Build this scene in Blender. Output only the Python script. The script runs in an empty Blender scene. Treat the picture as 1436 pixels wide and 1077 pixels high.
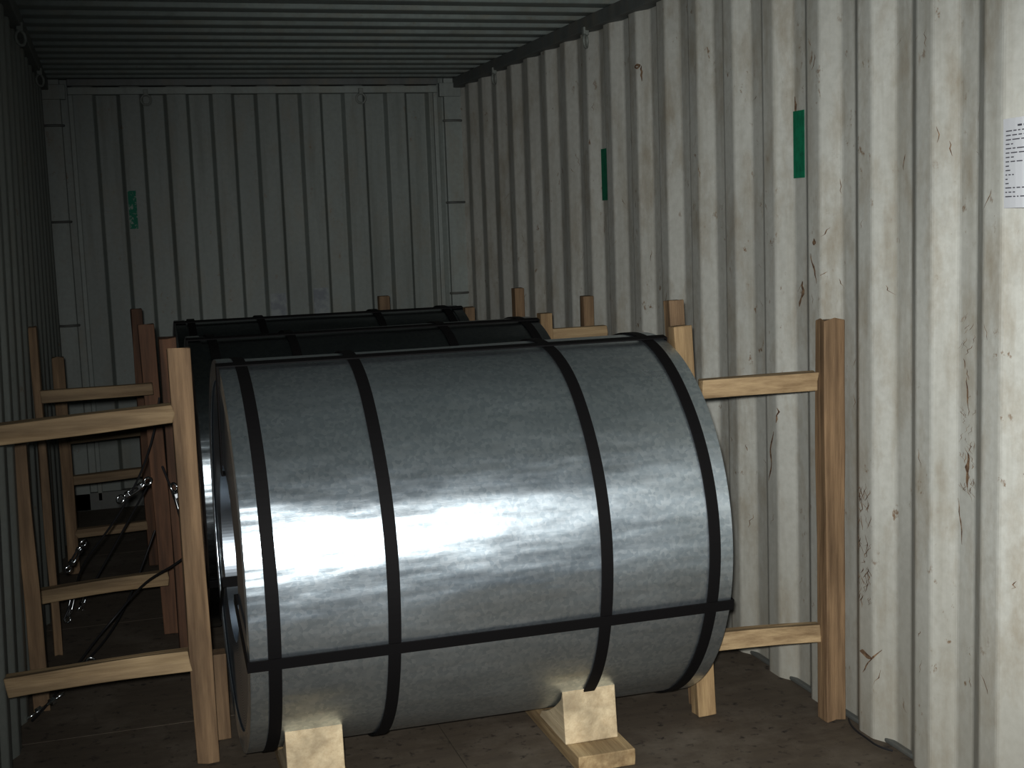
import bpy, bmesh, math, random
from mathutils import Vector, Matrix, noise
random.seed(7)
sc=bpy.context.scene
D=7.635; W=2.35; H=2.39; YF=1.70
# ---------------------------------------------------------------- materials
def newmat(name):
    m=bpy.data.materials.new(name); m.use_nodes=True
    nt=m.node_tree; b=nt.nodes['Principled BSDF']
    return m,nt,b
def N(nt,t,**k):
    n=nt.nodes.new(t)
    for a,v in k.items(): setattr(n,a,v)
    return n
def mixc(nt,fac,a,b,bt='MIX'):
    n=nt.nodes.new('ShaderNodeMix'); n.data_type='RGBA'; n.blend_type=bt
    for s,v in ((n.inputs[0],fac),(n.inputs[6],a),(n.inputs[7],b)):
        if hasattr(v,'is_linked') or hasattr(v,'links'): nt.links.new(v,s)
        else: s.default_value=v if not isinstance(v,tuple) else (v+(1,) if len(v)==3 else v)
    return n.outputs[2]
def mulc(nt,src,k):
    f=nt.nodes.new('ShaderNodeMath');f.operation='MULTIPLY';nt.links.new(src,f.inputs[0])
    if isinstance(k,(int,float)): f.inputs[1].default_value=k
    else: nt.links.new(k,f.inputs[1])
    return f.outputs[0]
def ramp(nt,src,p0,p1,c0=(0,0,0,1),c1=(1,1,1,1)):
    r=nt.nodes.new('ShaderNodeValToRGB'); e=r.color_ramp.elements
    e[0].position=p0;e[1].position=p1;e[0].color=c0;e[1].color=c1
    nt.links.new(src,r.inputs[0]); return r.outputs[0]
def noise_tex(nt,vec_scale,scale,detail=4,rough=.55,loc=(0,0,0),src='Object',rot=(0,0,0)):
    tc=nt.nodes.new('ShaderNodeTexCoord'); mp=nt.nodes.new('ShaderNodeMapping')
    mp.inputs['Scale'].default_value=vec_scale; mp.inputs['Location'].default_value=loc; mp.inputs['Rotation'].default_value=rot
    nt.links.new(tc.outputs[src],mp.inputs[0])
    n=nt.nodes.new('ShaderNodeTexNoise'); n.inputs['Scale'].default_value=scale
    n.inputs['Detail'].default_value=detail; n.inputs['Roughness'].default_value=rough
    nt.links.new(mp.outputs[0],n.inputs[0]); return n.outputs['Fac']
def bump(nt,b,h,strength=.3,dist=.01):
    bn=nt.nodes.new('ShaderNodeBump'); bn.inputs['Strength'].default_value=strength; bn.inputs['Distance'].default_value=dist
    nt.links.new(h,bn.inputs['Height']); nt.links.new(bn.outputs[0],b.inputs['Normal']); return bn

def paint_mat(name,base,dirt,rust=.5,dirtamt=.6,rough=.55,metal=0,smear=.45):
    m,nt,b=newmat(name)
    big=ramp(nt,noise_tex(nt,(1,1,.5),2.2,5),.38,.72)
    streak=ramp(nt,noise_tex(nt,(1,1,.07),14,4,.6),.5,.72)
    fine=ramp(nt,noise_tex(nt,(1,1,1),45,3),.35,.75)
    c=mixc(nt,big,base,tuple(x*.80 for x in base))
    c=mixc(nt,mulc(nt,streak,dirtamt),c,dirt)
    c=mixc(nt,mulc(nt,fine,.18),c,tuple(x*.6 for x in dirt))
    a=ramp(nt,noise_tex(nt,(1,1,.7),26,6,.7,(3,1,2)),.62,.68)
    k=ramp(nt,noise_tex(nt,(1,1,.6),3.1,3,.5,(7,5,1)),.45,.60)
    c=mixc(nt,mulc(nt,mulc(nt,a,k),rust),c,(.17,.10,.05))
    a=ramp(nt,noise_tex(nt,(1,1,.45),8,6,.7,(1,9,4)),.48,.78)
    c=mixc(nt,mulc(nt,a,smear),c,(.25,.20,.13))
    tc=nt.nodes.new('ShaderNodeTexCoord');sx=nt.nodes.new('ShaderNodeSeparateXYZ');nt.links.new(tc.outputs['Object'],sx.inputs[0])
    mr=nt.nodes.new('ShaderNodeMapRange');mr.inputs[1].default_value=.0;mr.inputs[2].default_value=.7;mr.inputs[3].default_value=.48;mr.inputs[4].default_value=0
    nt.links.new(sx.outputs[2],mr.inputs[0]); c=mixc(nt,mr.outputs[0],c,dirt)
    nt.links.new(c,b.inputs['Base Color']); b.inputs['Roughness'].default_value=rough; b.inputs['Metallic'].default_value=metal
    bump(nt,b,noise_tex(nt,(1,1,1),9,4),.25,.006)
    return m
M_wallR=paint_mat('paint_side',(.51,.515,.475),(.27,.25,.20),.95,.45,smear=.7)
M_wallL=paint_mat('paint_side_shaded',(.27,.29,.27),(.14,.15,.13),.6,.4,smear=.3)  # darker copy of the side paint; left wall's shade put into the colour
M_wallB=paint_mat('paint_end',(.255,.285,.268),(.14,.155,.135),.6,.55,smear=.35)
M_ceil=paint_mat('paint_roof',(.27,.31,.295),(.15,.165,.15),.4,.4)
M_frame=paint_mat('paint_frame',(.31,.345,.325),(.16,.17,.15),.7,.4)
M_rail=paint_mat('paint_rail',(.15,.165,.16),(.09,.09,.08),.5,.4)

def wood_mat(name,light,dark,axis,rough=.75):
    m,nt,b=newmat(name)
    s=[38,38,38]; s[axis]=2.2
    g=ramp(nt,noise_tex(nt,tuple(s),1,6,.65),.35,.68)
    s2=[9,9,9]; s2[axis]=1.5
    g2=ramp(nt,noise_tex(nt,tuple(s2),1,4,.6,(4,2,9)),.42,.7)
    c=mixc(nt,g,light,dark)
    c=mixc(nt,mulc(nt,g2,.75),c,tuple(x*.45 for x in dark))
    nt.links.new(c,b.inputs['Base Color']); b.inputs['Roughness'].default_value=rough
    bump(nt,b,g,.5,.003); return m
WX=wood_mat('wood_tan_x',(.42,.315,.185),(.22,.15,.08),0)
WZ=wood_mat('wood_brown_z',(.31,.21,.12),(.14,.088,.048),2)
WZ2=wood_mat('wood_tan_z',(.44,.32,.175),(.25,.165,.085),2)
WR=wood_mat('wood_red_z',(.17,.085,.045),(.07,.036,.02),2)
WY=wood_mat('wood_skid_y',(.46,.35,.20),(.27,.185,.095),1)
WP=wood_mat('wood_pale',(.64,.54,.37),(.50,.40,.26),1)
WXD=wood_mat('wood_dim_x',(.26,.19,.11),(.15,.10,.058),0)

def steel_mat(name,k=1.0,met=.93):
    m,nt,b=newmat(name)
    sp=nt.nodes.new('ShaderNodeTexVoronoi'); tc=nt.nodes.new('ShaderNodeTexCoord'); sp.inputs['Scale'].default_value=95
    nt.links.new(tc.outputs['Object'],sp.inputs['Vector'])
    bw=nt.nodes.new('ShaderNodeRGBToBW'); nt.links.new(sp.outputs['Color'],bw.inputs[0])
    c=mixc(nt,ramp(nt,bw.outputs[0],.2,.8),(.56*k,.64*k,.69*k),(.71*k,.78*k,.82*k))
    st=ramp(nt,noise_tex(nt,(.6,3,3),3,5,.6),.45,.7)
    c=mixc(nt,mulc(nt,st,.3),c,(.47*k,.545*k,.59*k))
    nt.links.new(c,b.inputs['Base Color']); b.inputs['Metallic'].default_value=met
    r=nt.nodes.new('ShaderNodeMapRange'); r.inputs[1].default_value=.35;r.inputs[2].default_value=.7;r.inputs[3].default_value=.27;r.inputs[4].default_value=.44
    nt.links.new(noise_tex(nt,(.6,2,2),4,6,.65,(1,2,3)),r.inputs[0]); nt.links.new(r.outputs[0],b.inputs['Roughness'])
    b.inputs['Anisotropic'].default_value=.45; b.inputs['Anisotropic Rotation'].default_value=.25
    tg=nt.nodes.new('ShaderNodeTangent'); tg.direction_type='RADIAL'; tg.axis='X'; nt.links.new(tg.outputs[0],b.inputs['Tangent'])
    bn=bump(nt,b,noise_tex(nt,(.6,1.0,2.4),2.8,3,.45,(2,0,0)),.48,.03)
    b2=nt.nodes.new('ShaderNodeBump');b2.inputs['Strength'].default_value=.16;b2.inputs['Distance'].default_value=.0014
    nt.links.new(noise_tex(nt,(14,60,60),1,4,.7,(0,0,0),rot=(0,0,.25)),b2.inputs['Height']);nt.links.new(bn.outputs[0],b2.inputs['Normal']);nt.links.new(b2.outputs[0],b.inputs['Normal'])
    return m
M_steel=steel_mat('galvanised_sheet')
M_steel2=steel_mat('galvanised_sheet_darkened',.45,1)  # darker copy of the coil steel; dark roof reflection put into its colour
m,nt,b=newmat('strap_black');b.inputs['Base Color'].default_value=(.006,.0055,.006,1);b.inputs['Roughness'].default_value=.7;b.inputs['Specular IOR Level'].default_value=.2;M_strap=m
m,nt,b=newmat('wound_edge');M_edge=m
tc=N(nt,'ShaderNodeTexCoord');sx=N(nt,'ShaderNodeSeparateXYZ');nt.links.new(tc.outputs['Object'],sx.inputs[0])
cb=N(nt,'ShaderNodeCombineXYZ');nt.links.new(sx.outputs[1],cb.inputs[0]);nt.links.new(sx.outputs[2],cb.inputs[1])
ln=N(nt,'ShaderNodeVectorMath',operation='LENGTH');nt.links.new(cb.outputs[0],ln.inputs[0])
mu=N(nt,'ShaderNodeMath',operation='MULTIPLY');nt.links.new(ln.outputs['Value'],mu.inputs[0]);mu.inputs[1].default_value=900
si=N(nt,'ShaderNodeMath',operation='SINE');nt.links.new(mu.outputs[0],si.inputs[0])
nt.links.new(mixc(nt,ramp(nt,si.outputs[0],0,.8),(.22,.27,.32),(.48,.53,.58)),b.inputs['Base Color']);b.inputs['Metallic'].default_value=1;b.inputs['Roughness'].default_value=.35
m,nt,b=newmat('bright_zinc');b.inputs['Base Color'].default_value=(.7,.73,.75,1);b.inputs['Metallic'].default_value=1;b.inputs['Roughness'].default_value=.25;M_zinc=m
m,nt,b=newmat('wire_dark');b.inputs['Base Color'].default_value=(.02,.02,.022,1);b.inputs['Roughness'].default_value=.5;M_wire=m
m,nt,b=newmat('green_tape');M_green=m
nt.links.new(mixc(nt,ramp(nt,noise_tex(nt,(1,1,1),40,3),.4,.7),(.0,.17,.085),(.0,.11,.055)),b.inputs['Base Color']);b.inputs['Roughness'].default_value=.7
m,nt,b=newmat('green_tape_worn');M_green2=m
nt.links.new(mixc(nt,ramp(nt,noise_tex(nt,(1,1,1),34,4,.7),.54,.60),(.0,.17,.10),(.28,.34,.30)),b.inputs['Base Color']);b.inputs['Roughness'].default_value=.7
m,nt,b=newmat('rust_mark');M_rust=m
nt.links.new(mixc(nt,ramp(nt,noise_tex(nt,(1,1,1),60,3),.4,.65),(.09,.05,.03),(.26,.18,.11)),b.inputs['Base Color']);b.inputs['Roughness'].default_value=.9
m,nt,b=newmat('paper_white');b.inputs['Base Color'].default_value=(.78,.80,.83,1);b.inputs['Roughness'].default_value=.6;M_paper=m
m,nt,b=newmat('ink');b.inputs['Base Color'].default_value=(.12,.12,.14,1);M_ink=m
m,nt,b=newmat('sticker_faded');M_stick=m
nt.links.new(mixc(nt,ramp(nt,noise_tex(nt,(1,1,1),20,3),.4,.6),(.24,.27,.27),(.15,.17,.19)),b.inputs['Base Color'])
m,nt,b=newmat('plywood_floor');M_floor=m
g=ramp(nt,noise_tex(nt,(3,18,1),1.5,6,.6),.3,.8)
c=mixc(nt,g,(.112,.09,.065),(.082,.065,.049))
c=mixc(nt,ramp(nt,noise_tex(nt,(1,1,1),4,6,.65,(3,3,3)),.48,.72),c,(.165,.14,.11))
c=mixc(nt,ramp(nt,noise_tex(nt,(1,1,1),28,4,.6,(1,8,3)),.58,.7),c,(.038,.03,.024))
nt.links.new(c,b.inputs['Base Color']);b.inputs['Roughness'].default_value=.75;bump(nt,b,g,.2,.002)

# ---------------------------------------------------------------- helpers
def mesh_obj(name,verts,faces,mat,parent=None,smooth=False,loc=(0,0,0)):
    me=bpy.data.meshes.new(name); me.from_pydata(verts,[],faces); me.update()
    if mat: me.materials.append(mat)
    o=bpy.data.objects.new(name,me); sc.collection.objects.link(o); o.location=loc
    if parent: o.parent=parent
    return o
def empty(name,loc=(0,0,0)):
    e=bpy.data.objects.new(name,None); e.empty_display_size=.1; e.location=loc; sc.collection.objects.link(e); return e
def bmobj(name,bm,mat,parent=None,smooth=False,bevel=0):
    bmesh.ops.recalc_face_normals(bm,faces=bm.faces)
    me=bpy.data.meshes.new(name); bm.to_mesh(me); bm.free()
    if mat: me.materials.append(mat)
    if smooth:
        for p in me.polygons: p.use_smooth=True
    o=bpy.data.objects.new(name,me); sc.collection.objects.link(o)
    if parent: o.parent=parent
    if bevel:
        md=o.modifiers.new('b','BEVEL'); md.width=bevel; md.segments=2; md.limit_method='ANGLE'
    return o
def addbox(bm,x0,x1,y0,y1,z0,z1):
    vs=[bm.verts.new(p) for p in [(x0,y0,z0),(x1,y0,z0),(x1,y1,z0),(x0,y1,z0),(x0,y0,z1),(x1,y0,z1),(x1,y1,z1),(x0,y1,z1)]]
    for f in [(0,1,2,3),(4,5,6,7),(0,1,5,4),(1,2,6,5),(2,3,7,6),(3,0,4,7)]: bm.faces.new([vs[i] for i in f])
    return vs
def lumber(name,a,b,w,h,mat,parent=None,side=(0,1,0),rough=.004,bow=.0,taper=0,ragged=.0):
    a=Vector(a);b=Vector(b);ax=(b-a);L=ax.length;ax.normalize();s=Vector(side);s=(s-ax*s.dot(ax)).normalized();t=ax.cross(s)
    n=max(6,int(L/.06)); bm=bmesh.new(); rings=[]; seed=random.random()*50
    for i in range(n+1):
        f=i/n; c=a+ax*L*f+t*bow*math.sin(math.pi*f); k=1-taper*f
        ring=[]
        for (u,v) in ((-1,-1),(0,-1),(1,-1),(1,0),(1,1),(0,1),(-1,1),(-1,0)):
            q=noise.noise(Vector((seed+f*L*3,u*1.7,v*1.3)))*rough
            q2=noise.noise(Vector((seed+9+f*L*3,u*2.7,v*2.3)))*rough
            e=ax*(noise.noise(Vector((seed,u*3,v*3)))*ragged if i in(0,n) else 0)
            ring.append(bm.verts.new(c+s*u*(w/2*k)+t*v*(h/2*k)+s*q*u+t*(q2)*.6+e))
        rings.append(ring)
    for r0,r1 in zip(rings,rings[1:]):
        for j in range(8): bm.faces.new([r0[j],r0[(j+1)%8],r1[(j+1)%8],r1[j]])
    bm.faces.new(rings[0]);bm.faces.new(rings[-1][::-1])
    return bmobj(name,bm,mat,parent,bevel=.003)
def tube(name,pts,r,mat,parent=None,res=3):
    cu=bpy.data.curves.new(name,'CURVE');cu.dimensions='3D';cu.bevel_depth=r;cu.bevel_resolution=res;cu.resolution_u=6
    sp=cu.splines.new('NURBS');sp.points.add(len(pts)-1);sp.order_u=min(4,len(pts));sp.use_endpoint_u=True
    for p,q in zip(sp.points,pts): p.co=(*q,1)
    o=bpy.data.objects.new(name,cu);sc.collection.objects.link(o)
    dg=bpy.context.evaluated_depsgraph_get();me=bpy.data.meshes.new_from_object(o.evaluated_get(dg))
    bpy.data.objects.remove(o);me.materials.clear();me.materials.append(mat)
    for p in me.polygons:p.use_smooth=True
    o=bpy.data.objects.new(name,me);sc.collection.objects.link(o)
    if parent:o.parent=parent
    return o

# ---------------------------------------------------------------- container shell
PER=.278
def sdepth(y):
    t=(y-2.842)%PER
    if t<.068: return .036*t/.068
    if t<.138: return .036
    if t<.206: return .036*(1-(t-.138)/.068)
    return 0.
def wallx(y): return W+.02-sdepth(y)
def lean(y,z): return -.075*(1-z/H)*min(1.3,(D-y)/3.8)   # the left side panel is sprung outwards low down
def side_wall(name,sign):
    pts=[]; k=-6
    while True:
        base=2.842+k*PER
        for t in (0,.068,.138,.206):
            y=base+t
            if YF<y<D: pts.append(y)
        k+=1
        if 2.842+k*PER>D: break
    ys=[YF]+pts+[D]
    v=[];f=[]
    zs=[0.0,H/2,H]
    for y in ys:
        for z in zs: v.append(((wallx(y) if sign>0 else -.02+sdepth(y)+lean(y,z)),y,z))
    m=len(zs)
    for i in range(len(ys)-1):
        for j in range(m-1):
            q=(i*m+j,(i+1)*m+j,(i+1)*m+j+1,i*m+j+1); f.append(q if sign>0 else q[::-1])
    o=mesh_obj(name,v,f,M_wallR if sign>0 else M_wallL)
    bv=o.modifiers.new('b','BEVEL');bv.width=.007;bv.segments=2;bv.limit_method='ANGLE';bv.angle_limit=math.radians(15)
    return o
side_wall('wall_right',1); side_wall('wall_left',-1)
def backy(x):
    t=(x-.145)%.25
    if t<.018: return D+.03-.04*t/.018
    if t<.122: return D-.01
    if t<.140: return D-.01+.04*(t-.122)/.018
    return D+.03
xs=[-.02,.145]
k=0
while .145+k*.25<2.2:
    for t in (0,.018,.122,.140):
        x=.145+k*.25+t
        if .145<x<2.2: xs.append(x)
    k+=1
xs+=[2.2,W+.02]
v=[];f=[]
for x in xs:
    for z in (0,1.2,H): v.append((x,backy(x) if .145<=x<=2.2 else D+.03,z))
for i in range(len(xs)-1):
    for j in range(2): f.append((i*3+j,i*3+j+1,(i+1)*3+j+1,(i+1)*3+j))
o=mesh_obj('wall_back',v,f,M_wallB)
bv=o.modifiers.new('b','BEVEL');bv.width=.004;bv.segments=2;bv.limit_method='ANGLE';bv.angle_limit=math.radians(15)
RP=.209;ys=[];k=0
while YF+k*RP<D:
    for t,dz in ((0,0),(.085,0),(.105,.022),(.19,.022)):
        y=YF+k*RP+t
        if y<D: ys.append((y,dz))
    k+=1
ys.append((D+.03,0));v=[];f=[]
for y,dz in ys:
    for x in (-.02,W/2,W+.02): v.append((x,y,H+dz))
for i in range(len(ys)-1):
    for j in range(2): f.append((i*3+j,i*3+j+1,(i+1)*3+j+1,(i+1)*3+j))
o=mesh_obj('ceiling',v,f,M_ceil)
bv=o.modifiers.new('b','BEVEL');bv.width=.005;bv.segments=2;bv.limit_method='ANGLE';bv.angle_limit=math.radians(8)
bm=bmesh.new()
sheets=[YF,2.9,4.1,5.3,6.5,D+.03]
for i in range(len(sheets)-1):
    for x0,x1 in ((-.12,1.174),(1.176,W+.02)): addbox(bm,x0,x1,sheets[i]+.001,sheets[i+1]-.001,-.028,0)
addbox(bm,-.12,W+.02,YF,D+.03,-.05,-.029)
bmobj('floor',bm,M_floor,bevel=.001)
def boxobj(name,boxes,mat,parent=None,bevel=.004):
    bm=bmesh.new()
    for q in boxes: addbox(bm,*q)
    return bmobj(name,bm,mat,parent,bevel=bevel)
boxobj('trim_1',[(W-.045,W+.02,YF,D,H-.06,H-.002)],M_rail)
boxobj('trim_2',[(-.02,.045,YF,D,H-.06,H-.002)],M_rail)
boxobj('baseboard_right',[(W+.002,W+.02,YF,D,0,.014)],M_rail)
boxobj('trim_3',[(.14,2.21,D-.035,D+.03,H-.085,H-.045),(.14,.165,D-.03,D+.03,.05,H-.085),(2.185,2.21,D-.03,D+.03,.05,H-.085)],M_frame)
boxobj('trim_4',[(-.01,.10,D-.03,D+.03,0,H-.002),(.10,.14,D,D+.03,0,H-.002),(.0,.13,D-.045,D+.0,H-.11,H-.03)],M_frame)
boxobj('trim_5',[(W-.10,W+.01,D-.03,D+.03,0,H-.002),(W-.14,W-.10,D,D+.03,0,H-.002),(W-.13,W,D-.045,D,H-.11,H-.03)],M_frame)
boxobj('trim_6',[(-.02,W+.02,D-.03,D+.03,0,.10)],M_rail)
boxobj('trim_7',[(.14,2.21,D-.05,D+.02,H-.04,H-.002)],M_rail)
for i,(x,zs) in enumerate(((.055,(2.14,1.62,1.05)),(W-.055,(2.14,1.66,1.12)))):
    e=empty('lashing_rod',(x,D-.03,1.6))
    for k,z in enumerate(zs):
        tube('rod_%d'%(k+1),[(-.055,0,z-1.6),(-.04,-.03,z-1.6),(.04,-.03,z-1.6),(.055,0,z-1.6)],.007,M_rail,e)
def ring(loc,rx=0,rz=0,r=.028):
    e=empty('lashing_ring',loc)
    pts=[(r*math.cos(t),0,r*math.sin(t)-r) for t in [i*math.pi/6 for i in range(-2,11)]]
    M=Matrix.Rotation(rz,3,'Z')
    tube('ring',[tuple(M@Vector(p)) for p in pts],.006,M_frame,e)
    boxobj('tab',[(-.012,.012,-.012,.012,-.004,.03)],M_frame,e,.002)
for y in (2.75,4.05,5.35,6.75): ring((W-.04,y,H-.075),rz=math.pi/2*.6); ring((.04,y,H-.075),rz=math.pi/2*.6)
for x in (.55,1.75): ring((x,D-.05,H-.09))

# ---------------------------------------------------------------- steel coils
def coil(cy,cz,R,x0,x1,straps,eyes,ri=.254,mat=M_steel):
    xm=(x0+x1)/2; e=empty('steel_coil',(xm,cy,cz))
    h=(x1-x0)/2; n=160; seed=random.random()*20
    bm=bmesh.new()
    prof=[(-h,R-.006),(-h+.004,R),(-h+.05,R+.0005)]+[(-h+.05+(2*h-.1)*i/24,R) for i in range(1,24)]+[(h-.05,R+.0005),(h-.004,R),(h,R-.006)]
    rings=[]
    for (x,r) in prof:
        rr=[]
        for k in range(n):
            a=2*math.pi*k/n
            dr=noise.noise(Vector((x*1.3+seed,math.cos(a)*1.8,math.sin(a)*1.8)))*.003 if r>=R else 0
            rr.append(bm.verts.new((x,-(r+dr)*math.cos(a),(r+dr)*math.sin(a))))
        rings.append(rr)
    for r0,r1 in zip(rings,rings[1:]):
        for k in range(n): bm.faces.new([r0[k],r0[(k+1)%n],r1[(k+1)%n],r1[k]])
    bmobj('wrapper_sheet',bm,mat,e,smooth=True)
    bm=bmesh.new()
    pr=[(-h,R-.006),(-h+.003,R-.05),(-h+.001,ri+.03),(-h,ri),(h,ri),(h-.001,ri+.03),(h-.003,R-.05),(h,R-.006)]
    rings=[[bm.verts.new((x,-r*math.cos(2*math.pi*k/n),r*math.sin(2*math.pi*k/n))) for k in range(n)] for x,r in pr]
    for r0,r1 in zip(rings,rings[1:]):
        for k in range(n): bm.faces.new([r0[k],r0[(k+1)%n],r1[(k+1)%n],r1[k]])
    bmobj('wound_ends',bm,M_edge,e)
    def band(name,xa,xb,ra,rb,mat,wob=0):
        bm=bmesh.new();sec=[(xa,ra),(xb,ra),(xb,rb),(xa,rb)];rg=[]
        for k in range(n):
            a=2*math.pi*k/n; w=wob*noise.noise(Vector((math.cos(a)*1.5+xa*7,math.sin(a)*1.5,seed)))
            rg.append([bm.verts.new((x+w,-r*math.cos(a),r*math.sin(a))) for x,r in sec])
        for k in range(n):
            for j in range(4): bm.faces.new([rg[k][j],rg[k][(j+1)%4],rg[(k+1)%n][(j+1)%4],rg[(k+1)%n][j]])
        return bmobj(name,bm,mat,e,bevel=.0008)
    band('edge_protector_a',-h-.003,-h+.042,R-.004,R+.0045,mat)
    band('edge_protector_b',h-.042,h+.003,R-.004,R+.0045,mat)
    band('edge_lip_a',-h-.004,-h-.001,R-.055,R+.0045,mat)
    band('edge_lip_b',h+.001,h+.004,R-.055,R+.0045,mat)
    for i,x in enumerate(straps):
        band('strap_%d'%(i+1),x-xm-.0165,x-xm+.0165,R+.002,R+.0075,M_strap,.006)
    for i,a in enumerate(eyes):
        a=math.radians(a); rad=Vector((0,-math.cos(a),math.sin(a))); tan=Vector((0,math.sin(a),math.cos(a)))
        bm=bmesh.new(); X=Vector((1,0,0)); w=.016
        def lp(g): 
            return [X*(-h-.007-g)+rad*(ri-.004-g),X*(-h-.007-g)+rad*(R+.008+g),X*(h+.007+g)+rad*(R+.008+g),X*(h+.007+g)+rad*(ri-.004-g)]
        L=[]
        for g,s in ((0,-w),(0,w),(.004,w),(.004,-w)): L.append([bm.verts.new(p+tan*s) for p in lp(g)])
        for q in range(4):
            A=L[q];B=L[(q+1)%4]
            for j in range(4): bm.faces.new([A[j],A[(j+1)%4],B[(j+1)%4],B[j]])
        bmobj('eye_strap_%d'%(i+1),bm,M_strap,e)
    return e
ST=(.635,.945,1.53,1.845)
coil(3.757,.612,.557,.576,1.896,ST,(-16.8,79,214))
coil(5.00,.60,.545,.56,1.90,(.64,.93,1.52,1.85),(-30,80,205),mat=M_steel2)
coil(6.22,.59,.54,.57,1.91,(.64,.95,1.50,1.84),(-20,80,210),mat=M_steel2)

# ---------------------------------------------------------------- cradles
def cradle(cy,cz,R,xs):
    e=empty('wooden_cradle',(0,0,0))
    z0=cz-R-.006
    for i,(xa,xb) in enumerate(xs):
        xm=(xa+xb)/2
        lumber('skid_%d'%(i+1),(xm+.005,cy-.485,z0/2),(xm+.005,cy+.475,z0/2),xb-xa,z0-.001,WY,e,side=(1,0,0),rough=.002)
        for s,nm in ((-1,'front'),(1,'rear')):
            prof=[(.392,z0),(.375,cz-math.sqrt(R*R-.375**2)-.003+.012)]
            for dy in (.36,.33,.29,.25,.21,.17): prof.append((dy,cz-math.sqrt((R+.009)**2-dy*dy)))
            prof=[p for p in prof if p[1]>=z0-.0001]+[(.15,z0)]
            bm=bmesh.new()
            A=[bm.verts.new((xa,cy+s*p[0],p[1])) for p in prof];B=[bm.verts.new((xb-.01,cy+s*p[0],p[1])) for p in prof]
            bm.faces.new(A);bm.faces.new(B[::-1])
            for j in range(len(A)): bm.faces.new([A[j],A[(j+1)%len(A)],B[(j+1)%len(A)],B[j]])
            bmobj('chock_%s_%d'%(nm,i+1),bm,WP,e,bevel=.003)
    return e
cradle(3.757,.612,.557,((.665,.83),(1.45,1.62)))
cradle(5.0,.60,.545,((.70,.85),(1.45,1.60)))
cradle(6.22,.59,.54,((.70,.85),(1.45,1.60)))

# ---------------------------------------------------------------- bracing frames
def brace(posts,bars):
    e=empty('timber_brace')
    for i,p in enumerate(posts):
        x,y,w,d,z,mt,tx=p[:7]; ty=p[7] if len(p)>7 else 0
        lumber('post_%d'%(i+1),(x,y,0.001),(x+tx,y+ty,z),w,d,mt,e,side=(1,0,0),rough=.005,ragged=.008)
    for i,q in enumerate(bars):
        xa,xb,y,za,zb,hh,mt,bow=q[:8]; y2=q[8] if len(q)>8 else y
        lumber('bar_%d'%(i+1),(xa,y,za),(xb,y2,zb),.045,hh,mt,e,side=(0,1,0),rough=.008,bow=bow,ragged=.012)
    return e
brace([(.478,3.76,.062,.05,1.215,WZ,-.004),(-.01,4.40,.05,.05,.93,WZ,-.006)],
      [(-.02,.446,3.745,1.010,1.035,.055,WX,.0),(-.05,.446,3.745,.305,.318,.058,WX,.004)])
brace([(.480,4.78,.062,.07,1.17,WR,-.0),(.02,4.98,.03,.04,1.22,WZ,0),(.435,5.08,.06,.05,1.20,WR,-.02)],
      [(.03,.42,4.95,.968,.97,.042,WXD,0),(-.03,.43,4.93,.24,.26,.052,WX,.003)])
brace([(.40,6.20,.05,.06,1.20,WR,0),(.045,6.2,.05,.05,1.0,WZ,0)],
      [(.07,.38,6.17,.63,.64,.042,WXD,0),(.07,.38,6.17,.19,.20,.042,WXD,0),(.07,.38,6.22,.43,.44,.04,WXD,0)])
brace([(2.305,3.365,.066,.055,1.215,WZ,.0),(1.965,3.545,.06,.055,1.20,WZ2,-.02,.08),(1.985,3.62,.05,.05,1.275,WZ,-.03,.07)],
      [(1.925,2.275,3.44,1.03,1.035,.055,WX,0,3.39),(1.95,2.275,3.46,.262,.27,.055,WX,.003,3.39)])
brace([(1.975,5.02,.05,.05,1.16,WZ2,0),(2.28,5.35,.05,.05,1.20,WZ,0)],
      [(1.99,2.27,5.10,1.06,1.06,.055,WX,0),(1.99,2.27,5.10,.27,.27,.055,WX,0)])
brace([(2.26,6.3,.05,.05,1.20,WZ,0),(1.985,6.25,.05,.05,1.12,WZ,0)],
      [(2.0,2.24,6.3,1.0,1.0,.05,WXD,0),(2.0,2.24,6.3,.3,.3,.05,WXD,0)])
brace([(1.70,6.95,.06,.05,1.16,WZ,0),(.80,6.95,.06,.05,1.05,WZ,0)],
      [(.75,1.75,6.90,.9,.9,.06,WXD,0)])
lumber('timber_offcut',(.533,3.93,.002),(.533,3.93,.27),.05,.06,WZ,None,side=(1,0,0),rough=.004)

# ---------------------------------------------------------------- lashing wires and turnbuckles
def turnbuckle(parent,name,loc,d,L=.085):
    d=Vector(d).normalized(); s=d.orthogonal().normalized()
    loc=Vector(loc)
    for k,sg in enumerate((-1,1)):
        tube(name+'_rod_%d'%(k+1),[tuple(loc+d*L*f+s*sg*.010*(1 if abs(f)<.4 else .3)) for f in (-.5,-.38,0,.38,.5)],.0045,M_zinc,parent,2)
    for k,sg in enumerate((-1,1)):
        c=loc+d*sg*(L*.5+.018)
        tube(name+'_eye_%d'%(k+1),[tuple(c+d*.016*math.cos(t)+s*.016*math.sin(t)) for t in [i*math.pi/5 for i in range(11)]],.0045,M_zinc,parent,2)
    for f in (-.33,.33):
        bm=bmesh.new(); M=Matrix.Translation(loc+d*L*f)@d.to_track_quat('Z','Y').to_matrix().to_4x4()
        bmesh.ops.create_cone(bm,cap_ends=True,segments=6,radius1=.014,radius2=.014,depth=.016,matrix=M)
        bmobj(name+'_nut',bm,M_zinc,parent,bevel=.001)
def lashing(pts,tbs,r=.004):
    e=empty('lashing_wire')
    tube('wire',pts,r,M_wire,e)
    for i,(l,d) in enumerate(tbs): turnbuckle(e,'turnbuckle_%d'%(i+1),l,d)
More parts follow.
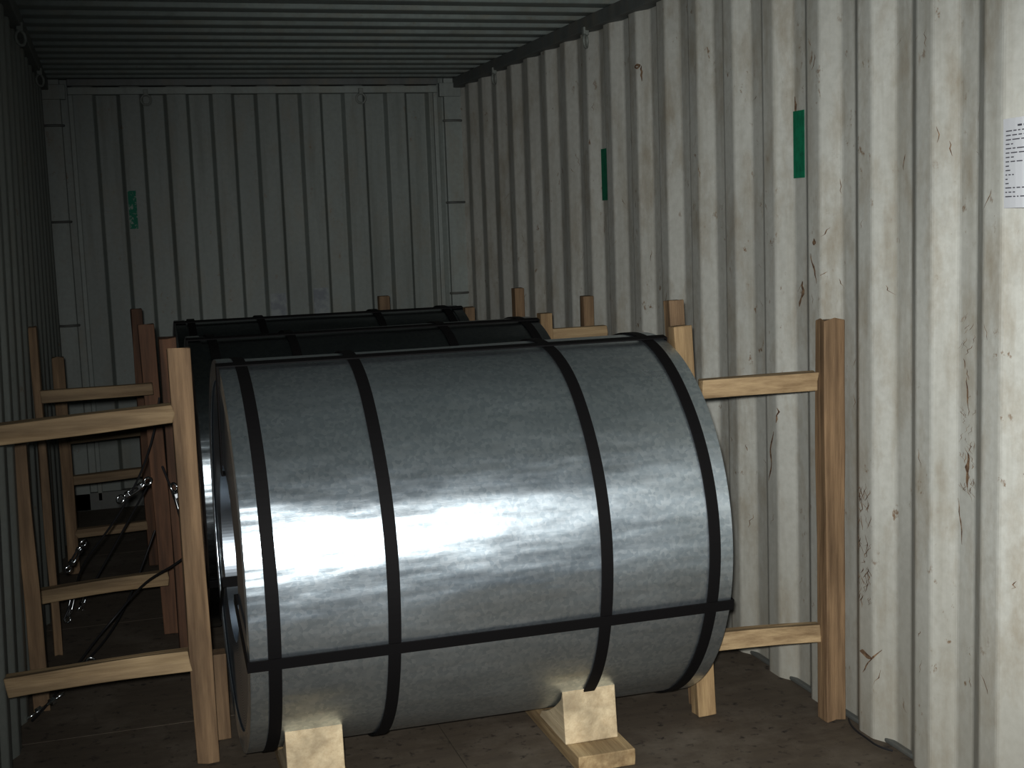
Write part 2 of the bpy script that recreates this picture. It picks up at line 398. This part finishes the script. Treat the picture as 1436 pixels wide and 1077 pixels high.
lashing([(-.03,4.22,.03),(.02,4.36,.03),(.14,4.75,.09),(.24,4.85,.16),(.36,4.70,.34),(.46,4.45,.42),(.52,4.40,.5)],[((.005,4.34,.03),(1,1,.3))])
lashing([(.05,4.62,.03),(.09,4.66,.03),(.20,4.9,.04),(.30,5.3,.12),(.40,5.35,.35)],[((.085,4.66,.04),(1,.4,.2))])
lashing([(.03,5.3,.04),(.08,5.35,.12),(.10,5.1,.30),(.25,5.0,.45),(.41,4.85,.75),(.44,4.82,.95)],[((.06,5.33,.09),(.3,.2,1)),((.10,5.12,.33),(.5,-.2,.8)),((.33,4.93,.60),(.8,-.2,.5))])
lashing([(.09,5.55,.02),(.12,5.5,.08),(.22,5.45,.25),(.42,5.3,.6)],[((.105,5.52,.06),(.3,-.3,.8))])
lashing([(.43,4.70,.72),(.47,4.62,.60),(.50,4.5,.50),(.47,4.4,.35)],[((.475,4.6,.60),(.2,-.3,-.9)),((.495,4.5,.50),(.1,-.2,-.9))])
e=empty('loose_wire'); tube('wire',[(2.335,3.32,.012),(2.31,3.27,.005),(2.32,3.18,.005),(2.30,3.12,.008),(2.33,3.08,.006)],.003,M_wire,e)

# ---------------------------------------------------------------- wall details
def tape(name,y0,y1,z0,z1,x):
    n=8;bm=bmesh.new();v=[]
    for i in range(n+1):
        z=z0+(z1-z0)*i/n
        v.append([bm.verts.new((x+.002*noise.noise(Vector((i,0,3))),y0+.002*noise.noise(Vector((i*2,1,0))),z)),bm.verts.new((x-.001,y1+.002*noise.noise(Vector((i*2,5,0))),z))])
    for a,b in zip(v,v[1:]): bm.faces.new([a[0],a[1],b[1],b[0]])
    o=bmobj(name,bm,M_green); md=o.modifiers.new('s','SOLIDIFY'); md.thickness=.002; return o
tape('green_tape',3.608,3.672,1.635,1.84,W+.016)
tape('green_tape',5.275,5.342,1.61,1.83,W+.016)
bm=bmesh.new();v=[]
for i in range(9):
    z=1.57+.21*i/8; w=.004*noise.noise(Vector((i,3,3)))
    v.append([bm.verts.new((.418+w,D-.016,z)),bm.verts.new((.462+w,D-.016,z))])
for a,b in zip(v,v[1:]): bm.faces.new([a[0],a[1],b[1],b[0]])
o=bmobj('green_tape',bm,M_green2);md=o.modifiers.new('s','SOLIDIFY');md.thickness=.002
e=empty('paper_notice',(W-.02,2.51,1.625)); e.scale=(1,1,.87)
bm=bmesh.new();v=[]
for i in range(9):
    y=.105-.21*i/8; x=-.004-.012*math.sin(i/8*math.pi)
    v.append([bm.verts.new((x,y,-.118)),bm.verts.new((x-.004,y,.118))])
for a,b in zip(v,v[1:]): bm.faces.new([a[0],a[1],b[1],b[0]])
bmobj('sheet',bm,M_paper,e)
bm=bmesh.new()
for r in range(17):
    z=.095-r*.0115; y=.09-(.0 if r else .05)
    while y>-.085:
        L=random.uniform(.006,.03)
        if r==0 and y<-.02: break
        i0=(.105-y)/.21; x=-.004-.012*math.sin(i0*math.pi)-.0052
        y2=y-L; i1=(.105-y2)/.21; x2=-.004-.012*math.sin(min(1,i1)*math.pi)-.0052
        hh=.0028 if r else .005
        vs=[bm.verts.new((x,y,z)),bm.verts.new((x2,y2,z)),bm.verts.new((x2,y2,z+hh)),bm.verts.new((x,y,z+hh))]; bm.faces.new(vs)
        y=y2-.006
        if random.random()<.12: break
bmobj('print_lines',bm,M_ink,e)
def flat(name,x0,x1,z0,z1,y,mat):
    return boxobj(name,[(x0,x1,y-.002,y,z0,z1)],mat,None,0)
flat('faded_sticker',1.42,1.51,1.02,1.19,D-.0105,M_stick)
flat('faded_sticker',1.17,1.26,1.04,1.17,D-.0105,M_stick)
bm=bmesh.new()
def scrape(y,z,L,w,slant=0,wig=.01,wallf=wallx):
    n=max(4,int(L/.012));sd=random.random()*99;prev=None
    for i in range(n+1):
        f=i/n;zz=z+L*(f-.5);yy=y+slant*(f-.5)+wig*noise.noise(Vector((sd,f*3,0)))
        ww=w*(.25+.75*math.sin(math.pi*f))*(.7+.6*noise.noise(Vector((sd,f*6,5))))
        ya,yb=yy-ww/2,yy+ww/2
        a=bm.verts.new((wallf(ya)-.0025,ya,zz));b=bm.verts.new((wallf(yb)-.0025,yb,zz))
        if prev: bm.faces.new([prev[0],prev[1],b,a])
        prev=(a,b)
scrape(3.66,1.83,.11,.022,.02,.02);scrape(3.64,1.275,.08,.02,-.02,.02);scrape(3.5,1.36,.09,.012,.03,.02)
scrape(3.50,1.44,.02,.03);scrape(3.78,.74,.17,.012,-.03,.02);scrape(3.74,.88,.05,.01)
scrape(2.80,1.05,.1,.008,0,.02);scrape(2.80,.86,.09,.02,.0,.02);scrape(2.83,.72,.12,.006,.02)
scrape(3.22,.245,.02,.07,.02);scrape(3.20,.23,.09,.012,-.08)
scrape(4.85,2.12,.02,.05);scrape(4.83,2.09,.06,.012)
for i in range(70):
    y=3.235+random.uniform(-.035,.045); z=random.uniform(.40,.74); scrape(y,z,random.uniform(.01,.05),random.uniform(.003,.006),random.uniform(-.03,.03))
for i in range(45):
    y=2.80+random.uniform(-.03,.03); z=random.uniform(.8,1.25); scrape(y,z,random.uniform(.01,.03),random.uniform(.002,.005),random.uniform(-.03,.03))
for i in range(170):
    y=random.uniform(2.5,7.0); z=random.uniform(.1,2.1); scrape(y,z,random.uniform(.01,.05),random.uniform(.0025,.005),random.uniform(-.03,.03))
bmobj('rust_scrapes',bm,M_rust)

# ---------------------------------------------------------------- light
w=bpy.data.worlds.new('World');sc.world=w;w.use_nodes=True
bg=w.node_tree.nodes['Background'];bg.inputs[0].default_value=(.55,.72,.95,1);bg.inputs[1].default_value=.08
l=bpy.data.lights.new('camera_flash','SPOT');l.energy=640;l.shadow_soft_size=.03;l.color=(1,.995,.975)
l.spot_size=math.radians(76);l.spot_blend=1.0
o=bpy.data.objects.new('camera_flash',l);o.location=(.285,-.02,1.59);sc.collection.objects.link(o)
o.rotation_euler=Vector((1.70,3.6,-1.0)).to_track_quat('-Z','Y').to_euler()

# ---------------------------------------------------------------- camera
yaw,pit,roll,fp=.2922,.1238,-.0363,1825.3
F=Vector((math.sin(yaw)*math.cos(pit),math.cos(yaw)*math.cos(pit),-math.sin(pit)));R=Vector((math.cos(yaw),-math.sin(yaw),0));U=R.cross(F)
R2=R*math.cos(roll)+U*math.sin(roll);U2=-R*math.sin(roll)+U*math.cos(roll)
cd=bpy.data.cameras.new('camera');cd.lens=fp/1436*36;cd.sensor_width=36;cd.clip_start=.05
co=bpy.data.objects.new('camera',cd);sc.collection.objects.link(co)
M=Matrix((R2,U2,-F)).transposed().to_4x4();M.translation=Vector((.3169,0,1.5319));co.matrix_world=M
sc.camera=co
sc.view_settings.view_transform='Standard';sc.view_settings.look='None';sc.view_settings.exposure=0;sc.view_settings.gamma=.85
